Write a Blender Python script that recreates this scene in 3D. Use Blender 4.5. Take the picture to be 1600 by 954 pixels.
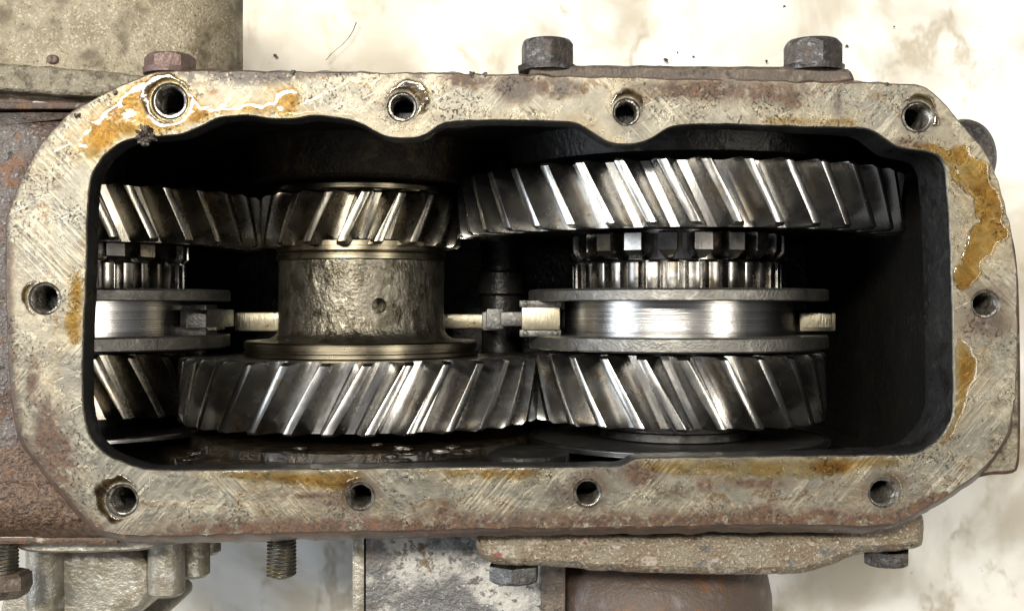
import bpy, bmesh, math, random
import numpy as np
from mathutils import Vector, noise as mnoise
from mathutils.geometry import delaunay_2d_cdt

random.seed(7); rng = np.random.default_rng(7)
for o in list(bpy.data.objects): bpy.data.objects.remove(o)
scene = bpy.context.scene
C = scene.collection
K = 0.00025                 # one working unit is a quarter of a millimetre; the cover face of the case is z = 0
H = 1800.0                  # camera height above that face

# ------------------------------------------------------------------ camera, world, lamps, exposure
cam_d = bpy.data.cameras.new('camera'); cam = bpy.data.objects.new('camera', cam_d); C.objects.link(cam)
cam.location = (0, 0, H*K); cam_d.sensor_width = 36; cam_d.lens = 36*H/1600
cam_d.clip_start = 0.01; cam_d.clip_end = 50
scene.camera = cam
world = bpy.data.worlds.new('World'); scene.world = world; world.use_nodes = True
bg = world.node_tree.nodes['Background']
bg.inputs['Color'].default_value = (0.93, 0.95, 1.0, 1); bg.inputs['Strength'].default_value = 0.16

def area(name, loc, target, sx, sy, power, col, rot=None):
    d = bpy.data.lights.new(name, 'AREA'); d.shape = 'RECTANGLE'; d.size = sx; d.size_y = sy; d.energy = power; d.color = col
    o = bpy.data.objects.new(name, d); C.objects.link(o); o.location = loc
    o.rotation_euler = (Vector(target)-Vector(loc)).to_track_quat('-Z', 'Y').to_euler()
    if rot: o.rotation_euler = rot
    return o
area('window_light', (-2.1, 0.25, 0.95), (0, 0, -0.05), 2.0, 1.3, 44, (0.86, 0.93, 1.0))
area('ceiling_light', (-0.72, 0.62, 2.1), (0, 0, 0), 1.5, 0.2, 76, (1.0, 0.94, 0.82), (-math.atan2(0.62, 2.1), 0, 0))
area('tube_light', (1.35, 0.15, 1.75), (0, 0, 0), 1.5, 0.3, 20, (1.0, 0.94, 0.82))
scene.cycles.use_denoising = True; scene.cycles.denoising_prefilter = 'ACCURATE'
scene.cycles.caustics_reflective = False; scene.cycles.caustics_refractive = False; scene.cycles.blur_glossy = 0.6; scene.cycles.sample_clamp_indirect = 4.0
vs = scene.view_settings
vs.view_transform = 'Standard'; vs.look = 'None'; vs.exposure = 0.1; vs.gamma = 1.0; vs.use_curve_mapping = False

# ------------------------------------------------------------------ object helpers
ORG = {}
def tag(o, label=None, cat=None, group=None, kind=None):
    if label: o['label'] = label
    if cat: o['category'] = cat
    if group: o['group'] = group
    if kind: o['kind'] = kind
    return o
def thing(name, org, label, cat, group=None):
    o = bpy.data.objects.new(name, None); C.objects.link(o); o.empty_display_size = 0.01
    o.location = Vector(org)*K; ORG[o.name] = Vector(org)
    return tag(o, label, cat, group)
def link(o, parent, org):
    C.objects.link(o)
    if parent: o.parent = parent
    po = ORG[parent.name] if parent else Vector((0, 0, 0))
    o.location = (Vector(org)-po)*K; ORG[o.name] = Vector(org)
    return o
def mesh(name, verts, faces, mat, sharp=None):
    me = bpy.data.meshes.new(name)
    me.from_pydata([(v[0]*K, v[1]*K, v[2]*K) for v in verts], [], faces)
    if sharp is not None:
        me.polygons.foreach_set('use_smooth', [True]*len(me.polygons))
        me.set_sharp_from_angle(angle=math.radians(sharp))
    if mat: me.materials.append(mat)
    me.update()
    return me
def mk(name, verts, faces, mat, parent=None, org=None, sharp=None, local=False):
    """verts in working units; world coordinates unless local"""
    if org is None: org = ORG[parent.name] if parent else (0, 0, 0)
    org = Vector(org)
    if not local: verts = [(v[0]-org.x, v[1]-org.y, v[2]-org.z) for v in verts]
    me = mesh(name, verts, faces, mat, sharp)
    return link(bpy.data.objects.new(name, me), parent, org)
def W(px, py, z=0.0):
    """a measured point of the photograph, taken to the height z it has in the place"""
    s = (H-z)/H
    return ((px-800)*s, (477-py)*s, z)
def fnoise(x, y, z=0.0, size=30.0, octv=3):
    return mnoise.fractal(Vector((x/size, y/size, z/size)), 1.0, 2.0, octv)
def lathe_data(prof, seg=96, a0=0.0, a1=2*math.pi, disp=None):
    """profile (y, r) turned about the y axis; angle 0 points up"""
    full = abs(a1-a0-2*math.pi) < 1e-6
    n = seg if full else seg+1
    V = []; F = []
    for (y, r) in prof:
        for k in range(n):
            a = a0+(a1-a0)*k/seg
            rr = r+(disp(a, y, r) if disp else 0)
            V.append((rr*math.sin(a), y, rr*math.cos(a)))
    for j in range(len(prof)-1):
        for k in range(seg):
            k2 = (k+1) % n if full else k+1
            F.append((j*n+k, j*n+k2, (j+1)*n+k2, (j+1)*n+k))
    return V, F
def lathe(name, prof, mat, parent, seg=96, sharp=35, **kw):
    V, F = lathe_data(prof, seg, **kw)
    return mk(name, V, F, mat, parent, sharp=sharp, local=True)
def box_bm(sx, sy, sz, bev=0, seg=2):
    bm = bmesh.new(); bmesh.ops.create_cube(bm, size=1)
    bmesh.ops.scale(bm, vec=(sx, sy, sz), verts=bm.verts)
    if bev: bmesh.ops.bevel(bm, geom=bm.edges[:], offset=bev, segments=seg, profile=0.6, affect='EDGES')
    return bm
def box(name, lo, hi, mat, parent=None, bev=3, org=None, rough=0.0):
    c = [(a+b)/2 for a, b in zip(lo, hi)]
    bm = box_bm(*[abs(b-a) for a, b in zip(lo, hi)], bev)
    V = [(v.co.x+c[0], v.co.y+c[1], v.co.z+c[2]) for v in bm.verts]; F = [[v.index for v in f.verts] for f in bm.faces]
    bm.free()
    return mk(name, V, F, mat, parent, org=org or (None if parent else c), sharp=40)
def chaikin(p, it=2):
    p = np.array(p, float)
    for _ in range(it):
        q = np.roll(p, -1, 0)
        p = np.stack([0.75*p+0.25*q, 0.25*p+0.75*q], 1).reshape(-1, 2)
    return p
def resample(p, step):
    q = np.vstack([p, p[:1]]); d = np.r_[0, np.cumsum(np.hypot(*np.diff(q, axis=0).T))]
    n = max(8, int(d[-1]/step)); t = np.linspace(0, d[-1], n, endpoint=False)
    return np.stack([np.interp(t, d, q[:, 0]), np.interp(t, d, q[:, 1])], 1)
def ccw(p):
    a = np.sum(p[:, 0]*np.roll(p[:, 1], -1)-np.roll(p[:, 0], -1)*p[:, 1])
    return p if a > 0 else p[::-1].copy()
def normals(p):
    t = np.roll(p, -1, 0)-np.roll(p, 1, 0); t /= np.hypot(t[:, 0], t[:, 1])[:, None]+1e-9
    return np.stack([t[:, 1], -t[:, 0]], 1)          # outward for ccw
def inside(P, poly):
    P = np.asarray(P); x, y = P[:, 0], P[:, 1]; r = np.zeros(len(P), bool)
    x0, y0 = poly[:, 0], poly[:, 1]; x1, y1 = np.roll(x0, -1), np.roll(y0, -1)
    for a, b, c, d in zip(x0, y0, x1, y1):
        m = ((b > y) != (d > y))
        if b != d: r ^= m & (x < (c-a)*(y-b)/(d-b)+a)
    return r
def dist(P, poly):
    P = np.asarray(P); best = np.full(len(P), 1e9)
    a = poly; b = np.roll(poly, -1, 0)
    for p, q in zip(a, b):
        d = q-p; L = d@d+1e-9
        t = np.clip(((P-p)@d)/L, 0, 1)
        best = np.minimum(best, np.hypot(*(P-p-t[:, None]*d).T))
    return best
def fill(outer, holes, step):
    """triangles between an outer loop and hole loops, with inner points every step"""
    pts = [Vector(p) for p in outer]; edges = []
    def loop(n0, n): edges.extend((n0+i, n0+(i+1) % n) for i in range(n))
    loop(0, len(outer))
    for h in holes:
        loop(len(pts), len(h)); pts += [Vector(p) for p in h]
    if step:
        lo, hi = outer.min(0), outer.max(0)
        gx, gy = np.meshgrid(np.arange(lo[0], hi[0], step), np.arange(lo[1], hi[1], step))
        G = np.stack([gx.ravel(), gy.ravel()], 1)+rng.uniform(-.3, .3, (gx.size, 2))*step
        m = inside(G, outer)
        for h in holes: m &= ~inside(G, h)
        G = G[m]
        ok = np.ones(len(G), bool)
        B = np.vstack([outer]+list(holes))
        for i in range(0, len(G), 400):
            dd = np.hypot(G[i:i+400, None, 0]-B[None, :, 0], G[i:i+400, None, 1]-B[None, :, 1]).min(1)
            ok[i:i+400] = dd > step*0.6
        pts += [Vector(p) for p in G[ok]]
    v, e, f, *_ = delaunay_2d_cdt(pts, edges, [], 0, 1e-4)
    V = np.array([(p.x, p.y) for p in v]); F = np.array([t for t in f if len(t) == 3])
    cen = V[F].mean(1); m = inside(cen, outer)
    for h in holes: m &= ~inside(cen, h)
    F = F[m]
    a = V[F[:, 1]]-V[F[:, 0]]; b = V[F[:, 2]]-V[F[:, 0]]
    flip = a[:, 0]*b[:, 1]-a[:, 1]*b[:, 0] < 0
    F[flip] = F[flip][:, ::-1]
    return V, F.tolist()
def rings(loops):
    """bridge loops of equal length, each (n,3)"""
    n = len(loops[0]); V = [tuple(p) for L in loops for p in L]; F = []
    for j in range(len(loops)-1):
        for k in range(n):
            F.append((j*n+k, j*n+(k+1) % n, (j+1)*n+(k+1) % n, (j+1)*n+k))
    return V, F
def z3(p, z):
    z = np.broadcast_to(z, (len(p),))
    return np.column_stack([p, z])

# ------------------------------------------------------------------ materials
class NT:
    def __init__(s, name):
        s.m = bpy.data.materials.new(name); s.m.use_nodes = True; s.t = s.m.node_tree; s.t.nodes.clear()
        s.out = s.n('ShaderNodeOutputMaterial')
        tc = s.n('ShaderNodeTexCoord'); oi = s.n('ShaderNodeObjectInfo')
        sc = s.n('ShaderNodeVectorMath', operation='SCALE'); sc.inputs['Scale'].default_value = 1/K
        s.l(tc.outputs['Object'], sc.inputs[0])
        rn = s.n('ShaderNodeMath', operation='MULTIPLY'); rn.inputs[1].default_value = 977.0; s.l(oi.outputs['Random'], rn.inputs[0])
        ad = s.n('ShaderNodeVectorMath', operation='ADD'); s.l(sc.outputs[0], ad.inputs[0]); s.l(rn.outputs[0], ad.inputs[1])
        s.raw = sc.outputs[0]; s.co = ad.outputs[0]
    def n(s, t, **kw):
        x = s.t.nodes.new(t)
        for k, v in kw.items(): setattr(x, k, v)
        return x
    def l(s, a, b): s.t.links.new(a, b)
    def put(s, v, sock):
        if isinstance(v, (int, float)): sock.default_value = v
        elif isinstance(v, tuple): sock.default_value = v if len(v) == 4 or sock.type == 'VECTOR' else (*v, 1)
        else: s.l(v, sock)
    def noise(s, size, detail=4, rough=0.55, stretch=None, dist=0.0, co=None):
        co = co or s.co
        if stretch:
            m = s.n('ShaderNodeVectorMath', operation='MULTIPLY'); s.l(co, m.inputs[0]); m.inputs[1].default_value = stretch; co = m.outputs[0]
        x = s.n('ShaderNodeTexNoise'); s.l(co, x.inputs['Vector']); x.inputs['Scale'].default_value = 1/size
        x.inputs['Detail'].default_value = detail; x.inputs['Roughness'].default_value = rough; x.inputs['Distortion'].default_value = dist
        return x.outputs['Fac']
    def step(s, v, lo, hi, a=0.0, b=1.0):
        x = s.n('ShaderNodeMapRange', interpolation_type='SMOOTHSTEP'); s.l(v, x.inputs['Value'])
        for k, q in zip(('From Min', 'From Max', 'To Min', 'To Max'), (lo, hi, a, b)): s.put(q, x.inputs[k])
        return x.outputs['Result']
    def math(s, op, a, b=0.0):
        x = s.n('ShaderNodeMath', operation=op); s.put(a, x.inputs[0]); s.put(b, x.inputs[1]); return x.outputs[0]
    def mix(s, f, a, b):
        x = s.n('ShaderNodeMix', data_type='RGBA'); s.put(f, x.inputs[0]); s.put(a, x.inputs[6]); s.put(b, x.inputs[7]); return x.outputs[2]
    def mixf(s, f, a, b):
        x = s.n('ShaderNodeMix', data_type='FLOAT'); s.put(f, x.inputs[0]); s.put(a, x.inputs[2]); s.put(b, x.inputs[3]); return x.outputs[0]
    def attr(s, name):
        return s.n('ShaderNodeAttribute', attribute_name=name).outputs['Fac']
    def bump(s, h, dist_px, strength=1.0, nrm=None):
        x = s.n('ShaderNodeBump'); x.inputs['Distance'].default_value = dist_px*K; x.inputs['Strength'].default_value = strength
        s.l(h, x.inputs['Height'])
        if nrm: s.l(nrm, x.inputs['Normal'])
        return x.outputs['Normal']
    def bsdf(s, col, rough, metal, nrm=None, coat=0.0, coat_rough=0.08, spec=0.5):
        b = s.n('ShaderNodeBsdfPrincipled')
        s.put(col, b.inputs['Base Color']); s.put(rough, b.inputs['Roughness']); s.put(metal, b.inputs['Metallic'])
        s.put(coat, b.inputs['Coat Weight']); s.put(coat_rough, b.inputs['Coat Roughness']); s.put(spec, b.inputs['Specular IOR Level'])
        if nrm: s.l(nrm, b.inputs['Normal'])
        s.l(b.outputs[0], s.out.inputs['Surface']); return s.m

def weather(name, base, layers, rough, metal, bumps, coat=0.0, spec=0.5, lower=None):
    """base colour with patchy layers (colour, size, lo, hi, roughness, metallic) and bumps (size, depth, stretch)"""
    t = NT(name); col, rg, me = base, rough, metal
    for (c, size, lo, hi, r, m) in layers:
        k = t.step(t.noise(size, 6, 0.62), lo, hi)
        col = t.mix(k, col, c); rg = t.mixf(k, rg, r); me = t.mixf(k, me, m)
    if lower:                                                                             # bare rusted iron below the paint line
        xyz = t.n('ShaderNodeSeparateXYZ'); t.l(t.raw, xyz.inputs[0])
        e = t.math('ADD', xyz.outputs[1], t.step(t.noise(70, 5, .65), .2, .8, -110.0, 110.0))
        k = t.step(e, lower[1], lower[2], 1.0, 0.0)
        col = t.mix(k, col, t.mix(t.step(t.noise(9, 6, .75), .36, .66), lower[0], tuple(q*3.2 for q in lower[0]))); rg = t.mixf(k, rg, .34)
    nr = None
    for b in bumps:
        nr = t.bump(t.noise(b[0], 4, 0.6, b[2] if len(b) > 2 else None), b[1], 1.0, nr)
    return t.bsdf(col, rg, me, nr, coat, spec=spec)

def m_flange():
    t = NT('machined_iron')
    fine = t.noise(4.0, 6, .8); mid = t.noise(13, 6, .72)
    col = t.mix(t.step(t.noise(80, 6, .65), .36, .64), (.195, .175, .135), (.115, .108, .093))
    col = t.mix(t.math('MULTIPLY', t.step(mid, .40, .70), .6), col, (.34, .31, .235))
    din = t.math('ADD', t.attr('din'), t.step(t.noise(75, 5, .6), .2, .8, -34.0, 34.0))
    band = t.step(din, 50.0, 56.0, 1.0, 0.0)                                            # worn gasket track beside the opening
    col = t.mix(t.math('MULTIPLY', band, .6), col, (.15, .144, .124))
    line = t.math('MULTIPLY', t.step(din, 50.0, 56.0), t.step(din, 57.0, 66.0, 1.0, 0.0))
    col = t.mix(t.math('MULTIPLY', line, t.step(t.noise(40, 5, .7), .42, .62)), col, (.115, .075, .042))
    col = t.mix(t.math('MULTIPLY', t.step(t.noise(130, 6, .68, dist=.6), .50, .66), .6), col, (.125, .10, .065))
    def sweep(deg, size, k=.045):
        rot = t.n('ShaderNodeMapping'); t.l(t.raw, rot.inputs['Vector']); rot.inputs['Rotation'].default_value = (0, 0, math.radians(deg))
        return t.noise(size, 4, .65, (1.0, k, 1.0), co=rot.outputs[0])
    ww = t.mixf(t.step(t.noise(260, 3, .5), .46, .52), sweep(40, 5.5), sweep(-44, 5.0))
    zone = t.step(t.noise(110, 4, .6), .40, .60)
    col = t.mix(t.math('MULTIPLY', t.math('MULTIPLY', t.step(ww, .50, .60), zone), .55), col, (.35, .325, .26))
    scr = t.math('MULTIPLY', t.step(sweep(64, 3.0, .012), .655, .68), t.step(t.noise(60, 3, .5), .5, .58))
    col = t.mix(scr, col, (.55, .53, .46))
    col = t.mix(t.math('MULTIPLY', t.step(fine, .54, .66), t.mixf(band, .85, .35)), col, (.29, .268, .212))       # bright worn grain
    pit = t.math('MULTIPLY', t.step(t.noise(4.2, 4, .75), .57, .64), t.step(t.noise(60, 4, .6), .47, .66))
    col = t.mix(t.math('MULTIPLY', pit, .9), col, (.055, .045, .034))
    fi = t.math('MULTIPLY', t.attr('film'), t.step(t.noise(34, 6, .7), .30, .56))
    col = t.mix(t.math('MULTIPLY', fi, .75), col, t.mix(t.step(t.noise(11, 6, .75), .35, .65), (.13, .085, .028), (.33, .245, .115)))
    ru = t.math('MINIMUM', t.math('MULTIPLY', t.math('MULTIPLY', t.attr('rust'), t.step(t.noise(22, 6, .75), .33, .55)), 1.7), 1.0)
    rc = t.mix(t.step(t.noise(7, 5, .75), .35, .65), (.030, .018, .011), (.10, .045, .018))
    col = t.mix(ru, col, rc)
    gr = t.math('MINIMUM', t.math('MULTIPLY', t.math('MULTIPLY', t.attr('grime'), t.step(t.noise(10, 6, .75), .36, .5)), 1.5), 1.0)
    col = t.mix(gr, col, t.mix(t.noise(6, 4, .7), (.015, .013, .011), (.09, .065, .045)))
    rg = t.mixf(t.step(t.noise(25, 5, .6), .35, .7), .27, .40)
    rg = t.mixf(t.math('MULTIPLY', fi, .7), rg, .2); rg = t.mixf(ru, rg, .42); rg = t.mixf(gr, rg, .28)
    me = t.mixf(t.math('MAXIMUM', ru, gr), .85, .05)
    n1 = t.bump(fine, .75, .9); n2 = t.bump(t.math('MULTIPLY', ww, zone), 1.3, .9, n1); n3 = t.bump(t.math('ADD', t.noise(60, 3, .5), t.math('MULTIPLY', band, -.07)), 2.0, .8, n2)
    n4 = t.bump(pit, -1.5, 1.0, n3)
    return t.bsdf(col, rg, me, n4)

def m_steel(name, dark=(.36, .355, .345), light=(.47, .46, .445), rough=(.21, .29), oil=.5):
    t = NT(name)
    col = t.mix(t.step(t.noise(70, 4, .55), .36, .66), light, dark)
    col = t.mix(t.math('MULTIPLY', t.step(t.noise(9, 6, .75), .62, .74), .12), col, (.20, .19, .17))
    col = t.mix(t.math('MULTIPLY', t.step(t.noise(60, 4, .6), .55, .68), oil), col, (.27, .19, .085))
    lines = t.noise(2.2, 3, .6, (1.0, .05, 1.0))
    rg = t.mixf(t.step(t.noise(40, 4, .6), .3, .7), rough[0], rough[1])
    n1 = t.bump(lines, .18, .6); n2 = t.bump(t.noise(40, 3, .5), .4, .7, n1)
    return t.bsdf(col, rg, 1.0, n2, coat=.2, coat_rough=.1)
def m_turned(name, light=(.55, .54, .53), dark=(.33, .32, .31), rough=.24):
    t = NT(name)
    rings_ = t.noise(2.2, 3, .6, (.004, 1.0, .004), co=t.raw)
    col = t.mix(t.step(rings_, .38, .62), dark, light)
    n = t.bump(rings_, .5, .7)
    rg = t.mixf(t.noise(30, 4, .6), rough*.8, rough*1.3)
    return t.bsdf(col, rg, 1.0, n)
def m_oil(name, tint, dark, size=40):
    t = NT(name)
    tr = t.n('ShaderNodeBsdfTransparent'); t.put(t.mix(t.attr('thick'), (1.0, 1.0, 1.0), t.mix(t.step(t.noise(size, 5, .65), .32, .66), tint, dark)), tr.inputs['Color'])
    gl = t.n('ShaderNodeBsdfGlossy'); gl.inputs['Roughness'].default_value = .09
    fr = t.n('ShaderNodeFresnel'); fr.inputs['IOR'].default_value = 1.48
    n = t.bump(t.noise(26, 3, .5), .8, .7); t.l(n, gl.inputs['Normal']); t.l(n, fr.inputs['Normal'])
    mx = t.n('ShaderNodeMixShader'); t.l(t.math('MULTIPLY', fr.outputs[0], t.step(t.attr('thick'), .05, .5)), mx.inputs[0]); t.l(tr.outputs[0], mx.inputs[1]); t.l(gl.outputs[0], mx.inputs[2])
    t.l(mx.outputs[0], t.out.inputs['Surface']); return t.m
def m_sheet():
    t = NT('plastic_sheet')
    col = t.mix(t.step(t.noise(330, 4, .55, dist=.5), .40, .66), (.80, .79, .75), (.50, .455, .37))
    col = t.mix(t.math('MULTIPLY', t.step(t.noise(120, 5, .6, (1, .6, 1)), .52, .72), .45), col, (.44, .40, .33))
    col = t.mix(t.math('MULTIPLY', t.step(t.noise(30, 6, .7), .64, .74), .6), col, (.30, .25, .2))
    cr = t.n('ShaderNodeMath', operation='ABSOLUTE'); t.l(t.math('SUBTRACT', t.noise(360, 5, .6, (1, .55, 1)), .5), cr.inputs[0])
    vein = t.math('MULTIPLY', t.step(cr.outputs[0], .0, .035, 1.0, 0.0), t.step(t.noise(140, 4, .6), .42, .62))
    col = t.mix(t.math('MULTIPLY', vein, .7), col, (.36, .30, .21))
    return t.bsdf(col, t.mixf(t.noise(120, 3, .5), .25, .5), 0.0)

M = {}
M['flange'] = m_flange()
M['cast'] = weather('painted_casting', (.115, .10, .092), [((.075, .045, .03), 110, .44, .58, .42, .1), ((.24, .235, .245), 5, .53, .66, .34, .5), ((.17, .072, .026), 60, .53, .66, .5, .1), ((.022, .018, .016), 12, .57, .68, .36, .1)], .38, .25, [(5, 3), (16, 5), (40, 6)], lower=((.045, .027, .017), -225.0, -165.0))
M['castside'] = weather('rusty_casting_side', (.06, .038, .028), [((.12, .06, .032), 24, .45, .65, .6, .0), ((.28, .25, .20), 30, .6, .72, .5, .2), ((.03, .025, .02), 12, .55, .68, .4, .1)], .5, .1, [(6, 2.5)], coat=.2)
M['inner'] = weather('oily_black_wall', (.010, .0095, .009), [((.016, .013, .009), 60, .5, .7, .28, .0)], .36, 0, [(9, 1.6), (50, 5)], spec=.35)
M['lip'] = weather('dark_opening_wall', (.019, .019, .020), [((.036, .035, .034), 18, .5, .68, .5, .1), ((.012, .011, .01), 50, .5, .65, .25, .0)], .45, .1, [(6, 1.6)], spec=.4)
M['boss'] = weather('oily_brown_boss', (.022, .016, .009), [((.060, .042, .02), 40, .5, .68, .2, .2), ((.008, .007, .006), 30, .45, .6, .2, .0)], .22, .2, [(7, 3), (24, 9), (60, 12)], coat=.35)
M['bossd'] = weather('dull_oily_boss', (.016, .012, .008), [((.045, .03, .014), 40, .5, .68, .4, .1)], .5, .1, [(7, 4), (24, 8)], spec=.3)
M['steel'] = m_steel('gear_steel')
M['steelw'] = m_steel('oily_gear_steel', (.20, .185, .155), (.36, .34, .295), (.22, .34), .6)
M['dog'] = m_steel('splined_steel', (.22, .21, .20), (.52, .50, .475), (.22, .34), .5)
M['turned'] = m_turned('turned_steel')
M['web'] = m_turned('gear_side_steel', (.20, .19, .18), (.10, .095, .09), .35)
M['ring'] = weather('grey_ring_steel', (.17, .165, .155), [((.27, .26, .24), 20, .48, .66, .38, .9), ((.09, .085, .075), 50, .5, .7, .34, .8)], .4, .85, [(5, 1.6)])
M['hub'] = weather('forged_oily_steel', (.175, .16, .13), [((.075, .066, .048), 40, .45, .62, .3, .85), ((.30, .28, .225), 14, .55, .7, .32, .95)], .38, .92, [(24, 3.8, (1, .6, 1)), (7, 1.8)])
M['hubring'] = m_turned('oily_turned_steel', (.24, .21, .155), (.12, .105, .075), .28)
M['bronze'] = weather('worn_bronze', (.36, .325, .235), [((.44, .41, .325), 14, .45, .65, .35, .9), ((.27, .18, .075), 26, .58, .7, .2, .9)], .36, .9, [(3, .8, (1, .15, 1))], coat=.2)
M['clip'] = weather('blackened_steel', (.10, .098, .095), [((.20, .195, .185), 14, .5, .68, .4, .8), ((.04, .038, .035), 24, .5, .7, .3, .5)], .38, .75, [(5, 1.2)])
M['alu'] = weather('dirty_cast_aluminium', (.29, .25, .175), [((.19, .155, .095), 90, .42, .62, .5, .3), ((.44, .41, .33), 5, .50, .70, .45, .4), ((.09, .07, .042), 7, .57, .68, .5, .1), ((.085, .066, .038), 80, .50, .66, .5, .1)], .48, .35, [(4, 2.6), (26, 3)])
M['alud'] = weather('grimy_cast_aluminium', (.20, .175, .125), [((.30, .27, .21), 9, .5, .66, .5, .3), ((.09, .07, .045), 24, .48, .62, .5, .1), ((.03, .025, .02), 12, .6, .7, .4, .0)], .5, .3, [(5, 3), (20, 3)])
M['alu2'] = weather('grey_cast_aluminium', (.30, .28, .235), [((.17, .15, .11), 60, .42, .62, .4, .4), ((.42, .41, .38), 20, .52, .7, .42, .6), ((.05, .04, .03), 10, .66, .74, .4, .0)], .4, .55, [(8, 1.8)])
M['bolt'] = weather('dark_steel_bolt', (.045, .040, .038), [((.13, .128, .135), 12, .5, .66, .3, .6), ((.06, .042, .034), 26, .5, .66, .45, .2)], .36, .5, [(9, 3), (4, 1)])
M['boltr'] = weather('reddish_bolt', (.10, .058, .05), [((.15, .10, .09), 14, .5, .66, .4, .3)], .42, .25, [(8, 2)])
M['stud'] = weather('threaded_dark_steel', (.085, .08, .07), [((.14, .11, .06), 20, .48, .66, .34, .7)], .35, .7, [(6, .8)])
M['hole'] = weather('tapped_iron', (.24, .225, .20), [((.05, .04, .028), 12, .42, .6, .25, .5)], .26, .8, [(4, .6)])
M['cover'] = weather('flaking_cover_casting', (.19, .16, .115), [((.15, .11, .07), 60, .44, .60, .5, .2), ((.42, .39, .33), 45, .57, .68, .55, .1), ((.38, .35, .29), 5, .54, .66, .5, .2), ((.06, .045, .032), 9, .56, .68, .45, .1), ((.10, .095, .095), 70, .59, .66, .4, .3), ((.17, .055, .035), 45, .62, .71, .5, .1)], .5, .2, [(5, 3), (18, 3)])
M['plate'] = weather('brown_crusted_plate', (.095, .075, .06), [((.17, .13, .10), 16, .5, .66, .5, .1), ((.04, .03, .025), 20, .52, .66, .4, .1)], .5, .15, [(6, 2.5)])
M['rusty'] = weather('brown_rust_body', (.082, .058, .047), [((.15, .07, .028), 60, .52, .68, .5, .1), ((.12, .10, .10), 40, .5, .7, .45, .2)], .52, .1, [(12, 2), (5, 1.5)])
M['flaky'] = weather('flaking_white_paint', (.42, .41, .385), [((.12, .118, .12), 130, .44, .56, .4, .3), ((.12, .11, .10), 16, .54, .62, .4, .3), ((.56, .55, .52), 9, .6, .72, .6, .0), ((.13, .09, .055), 40, .58, .66, .5, .1)], .5, .1, [(7, 3), (30, 4)])
M['amber'] = m_oil('amber_oil', (.93, .83, .58), (.80, .63, .33))
M['pale'] = m_oil('thin_clear_oil', (.96, .92, .80), (.88, .77, .54))
M['grease'] = m_oil('dark_oil', (.45, .38, .25), (.18, .14, .08), 26)
M['dirt'] = weather('black_grit', (.03, .024, .018), [((.16, .13, .09), 4, .5, .64, .4, .2)], .35, .2, [(3, 2)])
M['sheet'] = m_sheet()

# ------------------------------------------------------------------ the sheet everything stands on
GZ = -1010.0
nx, ny = 240, 170
V = []; F = []
for j in range(ny):
    for i in range(nx):
        x = -3600+7200*i/(nx-1); y = -2600+5200*j/(ny-1)
        V.append((x, y, GZ-26+14*fnoise(x, y, 5, 420, 2)+16*(1-abs(fnoise(x*.9+y*.5, y*.6-x*.2, 9, 380, 2)))**6))
F = [(j*nx+i, j*nx+i+1, (j+1)*nx+i+1, (j+1)*nx+i) for j in range(ny-1) for i in range(nx-1)]
tag(mk('ground_sheet', V, F, M['sheet'], org=(0, 0, GZ), sharp=180), 'stained white plastic sheet spread under the gearbox', 'sheet', kind='structure')

# ------------------------------------------------------------------ outlines of the case
OUT = [(8, 390), (8, 348), (19, 310), (46, 251), (80, 201), (113, 172), (159, 147), (201, 128), (235, 114), (272, 109), (420, 111), (560, 113), (700, 114), (820, 117), (1000, 121), (1330, 128), (1425, 131), (1450, 137), (1472, 155), (1500, 192), (1545, 240), (1562, 290), (1577, 340), (1588, 400), (1591, 480), (1590, 600), (1578, 680), (1538, 735), (1466, 783), (1410, 816), (1379, 823), (1228, 820), (1106, 822), (985, 824), (820, 825), (696, 828), (400, 834), (297, 838), (174, 837), (148, 823), (126, 804), (100, 774), (67, 733), (37, 696), (22, 655), (14, 600), (12, 540), (7, 450)]
INN = [(136, 400), (136, 335), (140, 285), (155, 251), (180, 228), (210, 215), (251, 214), (293, 209), (320, 194), (348, 182), (398, 181), (423, 187), (462, 187), (487, 180), (533, 185), (562, 191), (583, 206), (608, 217), (658, 217), (683, 198), (704, 189), (800, 188), (889, 191), (911, 197), (934, 215), (960, 227), (1002, 226), (1028, 212), (1051, 195), (1120, 194), (1263, 199), (1331, 200), (1365, 204), (1384, 219), (1407, 234), (1450, 236), (1470, 246), (1478, 268), (1483, 340), (1487, 450), (1491, 628), (1485, 662), (1460, 693), (1429, 709), (1367, 710), (1180, 712), (1004, 713), (988, 717), (975, 726), (952, 728), (820, 728), (640, 729), (400, 732), (241, 734), (208, 728), (163, 708), (145, 689), (135, 668), (129, 630), (129, 560), (133, 470)]
HOLES = [(265, 158, 25), (628, 167, 20.5), (979, 175, 19), (1433, 183, 21.5), (70, 466, 22.5), (1540, 475, 20), (191, 781, 22.5), (563, 775, 20), (918, 770, 20), (1380, 769, 21)]
def loop_of(P, step, amp, seed):
    p = resample(chaikin([(x-800, 477-y) for x, y in P], 2), step); p = ccw(p); n = normals(p)
    d = np.array([fnoise(a, b, seed, 26, 3) for a, b in p])*amp
    return p+n*d[:, None]
outer = loop_of(OUT, 5, 2.0, 3); inner = loop_of(INN, 5, 1.1, 8)
n_out, n_in = normals(outer), normals(inner)

case = thing('gearbox_case', (0, 0, GZ), 'big open cast iron gearbox case with an oily machined rim', 'gearbox case')
hl = []
for (px, py, r) in HOLES:
    a = np.linspace(0, 2*math.pi, 40, endpoint=False); cx, cy = px-800, 477-py; rr = r*1.16
    hl.append(np.stack([cx+rr*np.cos(a), cy+rr*np.sin(a)], 1))
ch = 2.2
V2, F = fill(outer-n_out*ch, [inner+n_in*ch]+hl, 7.0)
flz = [0.5*fnoise(x, y, 1, 60, 3) if True else 0 for x, y in V2]
VV = [(x, y, z) for (x, y), z in zip(V2, flz)]
flange = mk('flange', VV, F, M['flange'], case, sharp=180)
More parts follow.
